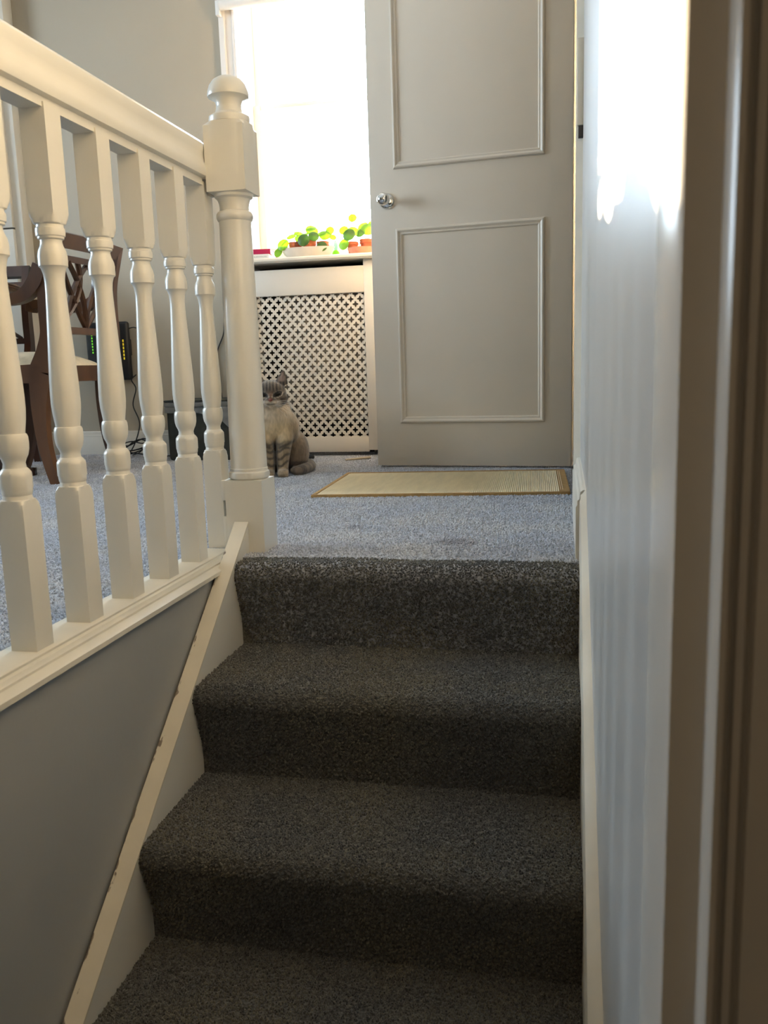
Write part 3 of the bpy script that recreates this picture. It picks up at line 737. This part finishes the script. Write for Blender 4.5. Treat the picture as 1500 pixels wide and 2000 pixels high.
cable('wall_cable', [(-1.60, 3.990, .87), (-1.602, 3.994, .80), (-1.607, 3.995, .74), (-1.60, 3.995, .70), (-1.612, 3.995, .64), (-1.62, 3.995, .58), (-1.655, 3.995, .50), (-1.652, 3.995, .42), (-1.645, 3.99, .30), (-1.64, 3.972, .12), (-1.66, 3.972, .008)], .0030, 'black cable running down the wall above the charcoal storage box')
coil = []
for i in range(34):
    a = i/33*2*PI*2.6; r = .085+.02*math.sin(i*1.7)
    coil.append((-2.03+r*1.1*math.cos(a), 3.83+.035*math.sin(a)+.02*math.sin(i*.9), .035+.055*(.5+.5*math.sin(a*1.0+.6))*(1 if i % 3 else .6)))
cable('coiled_cable', [(-2.2, 3.86, .006), (-2.12, 3.82, .006)]+coil+[(-1.9, 3.84, .006), (-1.82, 3.86, .02), (-1.80, 3.88, .04), (-1.83, 3.86, .006)], .0034, 'tangle of black cable lying on the carpet by the skirting', n=6)
bg_ = empty('storage_box', (-1.63, 3.80, 0), label='charcoal fabric storage box with grey lid flap on the carpet behind the newel', cat='box')
bm = B(); box(bm, (-.155, -.15, 0), (.155, .14, .245), .02, 3); obj('body', bm, M['bag'], bg_)
bm = B(); box(bm, (-.160, -.155, .246), (.160, .145, .272), .008, 2); obj('lid', bm, M['bag_lid'], bg_)
bm = B(); box(bm, (-.158, -.158, .272), (.158, .143, .279), .003, 1); obj('piping', bm, M['bag'], bg_)
bm = B(); pts = []
flap = [(-.155, .246), (.155, .246), (.155, .150), (.12, .185), (.07, .208), (.0, .220), (-.155, .222)]
prism(bm, flap, 'y', -.158, -.151); obj('flap', bm, M['bag_lid'], bg_)

# ---------------------------------------------------------------- rug
rg = empty('doormat', (-.40, 2.85, 0), label='cream ribbed mat with tan binding on the landing before the door', cat='mat')
A_, Bq, Cq, D_ = Vector((-.775, 2.555)), Vector((.020, 2.628)), Vector((.003, 3.195)), Vector((-.800, 3.125))
def rug():
    nx, ny = 133*4, 10; bm = B(); rows = []
    for i in range(nx+1):
        u = i/nx; col = []
        for j in range(ny+1):
            v = j/ny
            p = (A_*(1-u)+Bq*u)*(1-v)+(D_*(1-u)+Cq*u)*v
            h =   .0088+.0030*math.cos(i/4*2*PI)
            if u < .018 or u > .982 or v < .03 or v > .97: h = .0075
            col.append(bm.verts.new((p.x+.40, p.y-2.85, h)))
        rows.append(col)
    for a, b in zip(rows, rows[1:]):
        for j in range(ny): bm.faces.new((a[j], a[j+1], b[j+1], b[j]))
    return bm
M['mat'] = mat('cream_woven_cotton', (.88, .78, .58), .85, var=.06, vscale=60, bump=.5, bscale=500, stretch=(1, .15, 1))
M['binding'] = mat('tan_binding', (.42, .26, .10), .85, var=.15, vscale=60, bump=.4, bscale=300)
obj('ribbed_weave', rug(), M['mat'], rg, sharp=80)
bm = B()
def strip(bm, p, q, w, n):
    d = (q-p).normalized(); s = Vector((-d.y, d.x))*w
    v0 = [(p-s*.12), (q-s*.12), (q+s), (p+s)]
    lo_ = [bm.verts.new((v.x+.40, v.y-2.85, .0005)) for v in v0]; hi = [bm.verts.new((v.x+.40, v.y-2.85, .0105)) for v in v0]
    bm.faces.new(lo_[::-1]); bm.faces.new(hi)
    for i in range(4): bm.faces.new((lo_[i], lo_[(i+1) % 4], hi[(i+1) % 4], hi[i]))
for p, q in ((A_, Bq), (Bq, Cq), (Cq, D_), (D_, A_)): strip(bm, p, q, .012 if (p, q) != (Bq, Cq) else .028, 1)
bmesh.ops.bevel(bm, geom=bm.edges[:], offset=.002, segments=2, affect='EDGES')
obj('binding', bm, M['binding'], rg)

# ---------------------------------------------------------------- sill things
SZ = .897
bk = empty('white_book', (-1.368, 3.86, SZ), math.radians(4), label='white paperback with grey spine lettering lying under the crimson book', cat='book')
bm = B(); box(bm, (-.062, -.06, 0), (.062, .10, .0015)); box(bm, (-.062, -.06, .0205), (.062, .10, .022)); box(bm, (-.062, -.0615, 0), (.062, -.06, .022)); obj('cover', bm, M['plastic_white'], bk)
obj('page_block', box(B(), (-.060, -.0595, .0016), (.060, .098, .0204)), M['pages'], bk)
M['print'] = mat('grey_print', (.32, .36, .33), .7, var=.1)
bm = B(); random.seed(3); x = -.05
while x < .05:                       # worn, unreadable line of small grey capitals on the spine
    w = random.choice((.003, .004, .005)); z0 = .007
    for sx in (x, x+w-.001): box(bm, (sx, -.0619, z0), (sx+.001, -.0614, z0+.007))
    zc = random.choice((z0, z0+.003, z0+.006)); box(bm, (x, -.0619, zc), (x+w, -.0614, zc+.001))
    x += w+.0018
    if abs(x+.012) < .003: x += .006
obj('spine_lettering', bm, M['print'], bk)['kind'] = 'stuff'
bk = empty('crimson_book', (-1.366, 3.862, SZ+.0221), math.radians(9), label='crimson hardback lying on top of the white book at the sill end', cat='book')
bm = B(); box(bm, (-.058, -.055, 0), (.060, .095, .0025)); box(bm, (-.058, -.055, .0205), (.060, .095, .023)); box(bm, (-.058, -.0575, 0), (.060, -.055, .023), .0005); obj('cover', bm, M['pink'], bk)
obj('page_block', box(B(), (-.056, -.0545, .0026), (.058, .093, .0204)), M['pages'], bk)
ds = obj('oval_dish', None or lathe(B(), [(.001, .004), (.085, .004), (.108, .024), (.121, .043), (.125, .044), (.123, .038), (.111, .018), (.090, .0), (.001, .0)], 48, ax=Matrix.Diagonal((1, .46, 1)), close=False), M['dish'])
ds.location = (-1.135, 3.862, SZ); tag(ds, 'oval stoneware dish holding three small terracotta pots on the sill', 'dish')
sa = obj('pot_saucer', lathe(B(), [(.001, .004), (.050, .004), (.060, .018), (.0665, .029), (.0695, .029), (.064, .014), (.054, .0), (.001, .0)], 40, close=False), M['terracotta_light'])
sa.location = (-.878, 3.858, SZ); tag(sa, 'pale terracotta saucer on the sill beside the door edge', 'saucer')
def leaf_mesh(r, cup=.25):
    bm = B(); c = bm.verts.new((0, 0, 0)); rings = []
    for k in (1, 2, 3):
        ring = []
        for i in range(18):
            a = 2*PI*i/18; rr = r*k/3*(1+.04*math.cos(2*a))
            ring.append(bm.verts.new((rr*math.cos(a), rr*math.sin(a), -cup*rr*rr/r)))
        rings.append(ring)
    for i in range(18): bm.faces.new((c, rings[0][i], rings[0][(i+1) % 18]))
    for a, b in zip(rings, rings[1:]):
        for i in range(18): bm.faces.new((a[i], b[i], b[(i+1) % 18], a[(i+1) % 18]))
    r_ = bmesh.ops.extrude_face_region(bm, geom=bm.faces[:])
    bmesh.ops.translate(bm, verts=[v for v in r_['geom'] if isinstance(v, bmesh.types.BMVert)], vec=(0, 0, .0008))
    return bm
LM = leaf_mesh(.02); _t = obj('leaf', LM, M['leaf']); LEAF = _t.data; bpy.data.objects.remove(_t)
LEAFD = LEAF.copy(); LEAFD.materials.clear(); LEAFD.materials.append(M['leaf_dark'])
def plant(loc, pr, ph, label, leaves, group=None):
    """leaves: (dx, dy, z, scale, tilt about x deg, tilt about y deg, dark)"""
    t = empty('potted_plant', loc, 0, label, 'plant', group)
    obj('pot', lathe(B(), [(pr*.72, 0), (pr*.90, ph*.72), (pr*1.0, ph*.73), (pr*1.03, ph), (pr*.93, ph), (pr*.90, ph*.82), (.001, ph*.82)], 28), M['terracotta'], t, sharp=30)
    s = lathe(B(), [(.001, ph*.80), (pr*.9, ph*.80), (pr*.9, ph*.86), (.001, ph*.88)], 20, close=False); obj('soil', s, M['soil'], t)
    for dx, dy, z, sc_, tx, ty, dk in leaves:
        bm = B(); tube(bm, cr([(dx*.1, dy*.1, ph*.85), (dx*.5, dy*.5, max(ph*1.1, z*.95)), (dx, dy, z)], 5), .0011, 5); obj('stem', bm, M['leaf'], t)
        l = bpy.data.objects.new('leaf', LEAFD if dk else LEAF); COL.objects.link(l); l.parent = t
        l.location = (dx, dy, z); l.scale = (sc_*1.22,)*3; l.rotation_euler = (math.radians(tx), math.radians(ty), 0)
    return t
plant((-1.193, 3.862, SZ+.0045), .029, .068, 'terracotta pot plant at the left end of the oval dish, round leaves drooping left',
      [(-.076, -.03, .025, .85, 70, -40, 0), (-.050, -.035, .058, 1.15, 72, -25, 0), (-.02, 0, .098, .9, 40, -10, 0), (.012, .02, .112, .9, 35, 20, 0), (.02, -.01, .085, .8, 60, 15, 0)])
plant((-1.128, 3.866, SZ+.0045), .031, .072, 'terracotta pot plant in the middle of the oval dish, dark leaf over its rim',
      [(-.013, -.052, .070, 1.15, 80, -18, 1), (.018, -.01, .118, 1.2, 50, 35, 0), (-.03, .01, .10, .9, 40, -20, 0), (.030, -.03, .088, 1.0, 60, 30, 1), (.0, .02, .128, .9, 30, 0, 0)])
plant((-1.064, 3.862, SZ+.0045), .028, .064, 'terracotta pot plant at the right end of the oval dish, small leaf on its front',
      [(.005, -.038, .040, .95, 78, 5, 1), (.014, -.012, .092, 1.05, 60, 10, 0), (.035, .0, .112, .8, 75, 10, 0), (-.012, .015, .105, .9, 40, -15, 0), (.045, .01, .085, .7, 50, 30, 0)])
plant((-.922, 3.845, SZ+.0045), .025, .052, 'smaller terracotta pot plant on the pale saucer, flat mint leaf above it',
      [(-.035, -.03, .042, 1.0, 75, -50, 0), (-.010, -.03, .082, 1.15, 72, -15, 1), (.0, .01, .158, .8, 75, 0, 0), (.006, -.01, .100, 1.1, 55, 20, 0), (-.045, .02, .11, .9, 70, -10, 0)])
plant((-.860, 3.862, SZ+.0045), .032, .062, 'larger terracotta pot plant on the pale saucer, half behind the door edge',
      [(.01, -.02, .105, 1.25, 65, 15, 0), (-.025, -.025, .09, .9, 60, -20, 1), (-.02, .01, .125, 1.0, 50, -15, 0), (.03, .01, .13, 1.0, 50, 20, 0)])
gv = empty('green_ornament', (-1.014, 3.90, SZ), label='small bright green round ornament with a mint upright between dish and saucer', cat='ornament')
obj('round_base', lathe(B(), [(.001, 0), (.011, .001), (.016, .008), (.0175, .017), (.015, .027), (.009, .033), (.001, .035)], 24), M['green'], gv)
obj('upright', lathe(B(), [(.006, .033), (.0085, .042), (.0095, .058), (.0075, .072), (.001, .078)], 20), M['mint'], gv)
pf = obj('pink_trinket', ellipsoid(B(), (0, 0, .009), (.006, .005, .009)), M['magenta']); pf.location = (-1.287, 3.87, SZ); tag(pf, 'tiny magenta trinket on the sill right of the books', 'trinket')

# ---------------------------------------------------------------- bits on the carpet
bm = B(); lathe(bm, [(.010, 0), (.010, .032), (.006, .036)], 16, ax=Matrix.Rotation(PI/2, 3, 'Y')); ellipsoid(bm, (-.012, 0, 0), (.016, .011, .010))
ty = obj('black_toy', bm, M['black']); ty.location = (-1.135, 3.70, .0105); tag(ty, 'small black toy on the carpet behind the cat', 'toy')
bm = B(); tube(bm, [(0, 0, .004), (.10, .06, .008)], [.004, .006], 8); tt = obj('pale_stick', bm, M['rope_beige']); tt.location = (-.93, 3.60, .002); tag(tt, 'pale thin stick on the carpet between cat and door', 'stick')

# ---------------------------------------------------------------- the cat
def cat_body():
    bm = B()
    E_ = lambda c, r, rot=None: ellipsoid(bm, c, r, rot, 20, 14)
    E_((.0, .105, .105), (.112, .125, .106)); E_((0, .05, .165), (.098, .10, .115)); E_((0, -.005, .205), (.074, .070, .085))
    E_((-.004, .02, .25), (.070, .062, .055)); E_((-.012, -.012, .262), (.058, .052, .05))
    hx, hy, hz = -.006, -.040, .316
    E_((hx, hy, hz), (.059, .056, .050)); E_((hx-.030, hy-.014, hz-.020), (.034, .034, .030)); E_((hx+.030, hy-.014, hz-.020), (.034, .034, .030))
    E_((hx, hy-.020, hz+.012), (.046, .040, .036))
    E_((hx-.011, hy-.052, hz-.032), (.0165, .018, .0135)); E_((hx+.011, hy-.052, hz-.032), (.0165, .018, .0135)); E_((hx, hy-.046, hz-.045), (.014, .016, .010))
    E_((hx, hy-.044, hz-.012), (.0125, .026, .018))
    for s in (-1, 1):
        # ear: flattened cone, opening forward
        base = Vector((hx+s*.038, hy+.004, hz+.030)); tip = Vector((hx+s*.052, hy+.000, hz+.086))
        n = 14; rows = []
        for k in range(6):
            u = k/5; c = base.lerp(tip, u); w = .026*(1-u)**.85+.0035; d = .013*(1-u)+.003
            rows.append([bm.verts.new(c+Vector((w*math.cos(2*PI*i/n), d*math.sin(2*PI*i/n)-(.0), 0))) for i in range(n)])
        for a, b in zip(rows, rows[1:]):
            for i in range(n): bm.faces.new((a[i], a[(i+1) % n], b[(i+1) % n], b[i]))
        bm.faces.new(rows[0][::-1]); bm.faces.new(rows[-1])
        # shoulder, front leg and paw
        E_((s*.055, .0, .175), (.040, .050, .072))
        pts = cr([(s*.044, -.020, .185), (s*.036, -.048, .13), (s*.028, -.060, .075), (s*.0255, -.064, .030), (s*.0255, -.068, .014)], 5); m_ = len(pts)
        tube(bm, pts, [.036-.0145*min(1, i/(m_-6)) for i in range(m_)], 14)
        E_((s*.0265, -.086, .016), (.0235, .032, .016))
        for q in (-1.2, -.4, .4, 1.2): E_((s*.0265+q*.0115, -.110+abs(q)*.004, .0115), (.0075, .012, .0105))
        # haunch and hind foot
        E_((s*.080, .055, .085), (.050, .085, .082), Matrix.Rotation(s*.12, 4, 'Z')); E_((s*.072, -.025, .0150), (.0200, .050, .0150))
    return bm
def cat_tail():
    pts = cr([(.05, .215, .035), (.11, .17, .024), (.132, .09, .022), (.122, .03, .021), (.098, -.035, .019), (.066, -.074, .016)], 6)
    return tube(B(), pts, [.022]*(len(pts)-4)+[.021, .019, .015, .008], 14)
def smoothstep(a, b, x):
    t = max(0, min(1, (x-a)/(b-a))); return t*t*(3-2*t)
def mix(a, b, t): return tuple(x+(y-x)*t for x, y in zip(a, b))
def cat_colour(p):
    x, y, z = p; hx, hy, hz = -.006, -.040, .316
    cream = (.62, .47, .28); grey = (.085, .070, .056); dark = (.018, .013, .010); beige = (.235, .165, .105); white = (.66, .56, .44); tan = (.19, .095, .050)
    nz = noise.noise((x*30, y*30, z*30))*.5+.5; fine = noise.noise((x*150, y*150, z*50))*.5+.5
    dx = x-hx
    head = smoothstep(.258, .276, z)
    c = mix(beige, grey, .45*smoothstep(.02, .10, y)+.35*nz)
    side = smoothstep(.045, .085, abs(x))
    chest = smoothstep(.085, .045, abs(x+.004))*smoothstep(.04, -.02, y)*smoothstep(.09, .15, z)
    c = mix(c, cream, .95*chest)
    c = mix(c, mix(cream, beige, .4), smoothstep(.05, -.0, y)*smoothstep(.12, .20, z)*.5*(1-chest))
    c = mix(c, white, .55*smoothstep(.185, .235, z)*smoothstep(.05, -.02, y)*(1-head))
    c = mix(c, (.26, .15, .08), .5*math.exp(-((z-.215)/.009)**2)*smoothstep(.0, -.03, x)*smoothstep(.03, -.03, y))
    s = math.sin(42*y-16*z+7*nz)
    c = mix(c, dark, .75*smoothstep(.15, .8, s)*smoothstep(-.01, .04, y)*smoothstep(.03, .07, abs(x)))
    leg = smoothstep(.155, .115, z)*smoothstep(-.012, -.042, y)*smoothstep(.076, .062, abs(x))
    if leg > 0:
        lc = mix(beige, cream, .22)
        bnd = math.sin(z*2*PI/.026+1.8*math.sin(abs(x)*95)+4*nz)
        lc = mix(lc, dark, .72*smoothstep(.0, .8, bnd)*smoothstep(.020, .034, z))
        lc = mix(lc, dark, .9*smoothstep(.013, .002, abs(x))*smoothstep(.17, .13, z))
        c = mix(c, lc, leg)
    c = mix(c, mix(beige, cream, .25), smoothstep(.03, .015, z)*smoothstep(-.05, -.08, y)*.6)
    elb = math.exp(-((z-.118-.35*(abs(x)-.035))/.008)**2)*smoothstep(-.01, -.04, y)*smoothstep(.006, .02, abs(x))*smoothstep(.085, .07, abs(x))
    c = mix(c, dark, .85*elb)
    hc = mix(grey, beige, .2+.25*nz)
    brow = smoothstep(hz+.004, hz+.016, z)
    st_ = math.sin(abs(dx)*2*PI/.0125+8*(z-hz)+1.0+1.5*nz)
    hc = mix(hc, dark, .9*smoothstep(.0, .6, st_)*brow)
    hc = mix(hc, (.24, .20, .16), .5*smoothstep(-.4, -.9, st_)*brow*smoothstep(.03, .015, abs(dx)))
    cheekst = math.sin((z-hz)*2*PI/.018-abs(dx)*80)
    hc = mix(hc, dark, .8*smoothstep(.1, .7, cheekst)*smoothstep(.028, .040, abs(dx))*(1-brow))
    hc = mix(hc, tan, smoothstep(.013, .007, abs(dx))*smoothstep(hz+.012, hz-.004, z)*smoothstep(hz-.034, hz-.026, z)*smoothstep(hy-.035, hy-.05, y)*.9)
    muz = smoothstep(hz-.022, hz-.032, z)*smoothstep(.048, .026, abs(dx))
    hc = mix(hc, mix(white, cream, .3), .85*muz)
    mouth = math.exp(-((z-(hz-.0415+abs(dx)*.18))/.0020)**2)*smoothstep(.018, .013, abs(dx))*smoothstep(hy-.045, hy-.055, y)
    hc = mix(hc, (.05, .025, .02), .9*mouth)
    for s_ in (-1, 1):
        ex, ez = hx+s_*.0262, hz-.004
        u = (x-ex)/.0150; w = ((z-ez)-s_*(x-ex)*.32)/.0088
        d = math.hypot(u, w)
        if y < hy-.02:
            ring = smoothstep(1.62, 1.30, d)
            hc = mix(hc, white, ring*(.85 if w < .1 else .22)); hc = mix(hc, dark, smoothstep(1.28, 1.05, d))
            tear = math.exp(-((x-(hx+s_*.0105))/.003)**2-((z-(hz-.014))/.010)**2); hc = mix(hc, dark, .85*tear)
        er = smoothstep(hz+.040, hz+.046, z)
        ecx = hx+s_*(.038+.014*(z-hz-.03)/.056)
        inn = smoothstep(.016, .009, abs(x-ecx)*(1+6*max(0, z-hz-.06)/.03))*smoothstep(hy+.004, hy-.003, y)
        if (x-hx)*s_ > 0.01: hc = mix(hc, mix((.36, .25, .20), grey, .25), er*inn)
    c = mix(c, hc, head)
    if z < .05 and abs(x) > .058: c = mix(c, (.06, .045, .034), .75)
    f = .66+.6*fine
    return tuple(v*f for v in c)
def remesh(bm, vox, sm):
    me = bpy.data.meshes.new('tmp'); bmesh.ops.recalc_face_normals(bm, faces=bm.faces[:]); bm.to_mesh(me); bm.free()
    o = bpy.data.objects.new('tmp', me); COL.objects.link(o)
    m1 = o.modifiers.new('r', 'REMESH'); m1.mode = 'VOXEL'; m1.voxel_size = vox
    m2 = o.modifiers.new('s', 'SMOOTH'); m2.factor = .5; m2.iterations = sm
    dg = bpy.context.evaluated_depsgraph_get(); dg.update()
    out = bpy.data.meshes.new_from_object(o.evaluated_get(dg)); bpy.data.objects.remove(o)
    out.polygons.foreach_set('use_smooth', [True]*len(out.polygons))
    return out
def paint(me, fn):
    ca = me.color_attributes.new('coat', 'FLOAT_COLOR', 'POINT')
    for i, v in enumerate(me.vertices): ca.data[i].color = (*fn(v.co), 1)
def fur_mat(name):
    m = mat(name, (.4, .3, .2), .8, sheen=.4); nt = m.node_tree; N = nt.nodes; L = nt.links
    a = N.new('ShaderNodeVertexColor'); a.layer_name = 'coat'; L.new(a.outputs[0], N['Principled BSDF'].inputs['Base Color'])
    tc = N.new('ShaderNodeTexCoord'); mp = N.new('ShaderNodeMapping'); mp.inputs['Scale'].default_value = (1, 1, .35); L.new(tc.outputs['Object'], mp.inputs[0])
    n = N.new('ShaderNodeTexNoise'); n.inputs['Scale'].default_value = 260; L.new(mp.outputs[0], n.inputs['Vector'])
    b = N.new('ShaderNodeBump'); b.inputs['Strength'].default_value = .7; b.inputs['Distance'].default_value = .003
    L.new(n.outputs[0], b.inputs['Height']); L.new(b.outputs[0], N['Principled BSDF'].inputs['Normal'])
    return m
M['fur'] = fur_mat('cat_fur')
ct = empty('cat', (-1.090, 3.150, 0), math.radians(17), label='grey tabby cat with cream chest sitting on the carpet, half behind the newel', cat='cat')
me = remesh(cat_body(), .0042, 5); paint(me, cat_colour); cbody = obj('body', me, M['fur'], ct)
me = remesh(cat_tail(), .005, 3); paint(me, lambda p: mix((.05, .04, .034), (.14, .11, .085), smoothstep(-.2, .8, math.sin(p[1]*150)))); obj('tail', me, M['fur'], ct)
hx, hy, hz = -.006, -.040, .316
for s in (-1, 1):
    bm = B(); ellipsoid(bm, (0, 0, 0), (.0125, .009, .0066), Matrix.Rotation(-s*.30, 4, 'Y'), 20, 14)
    e = obj('eye', bm, M['eye'], ct); e.location = (hx+s*.0262, hy-.0455, hz-.004)
bm = B(); ellipsoid(bm, (0, 0, 0), (.0080, .006, .0060), None, 14, 10); n_ = obj('nose', bm, M['nose'], ct); n_.location = (hx, hy-.0675, hz-.0235)
bm = B(); random.seed(5)
for s in (-1, 1):
    for k in range(6):
        z = hz-.030-.003*k; a = math.radians(8-10*k+random.uniform(-4, 4))
        p0 = Vector((hx+s*.016, hy-.060, z)); p1 = p0+Vector((s*.03*math.cos(a), -.012, .03*math.sin(a))); p2 = p0+Vector((s*.062*math.cos(a), -.006, .058*math.sin(a)-.006))
        tube(bm, cr([p0, p1, p2], 4), .00035, 4)
obj('whiskers', bm, M['plastic_white'], ct)['kind'] = 'stuff'
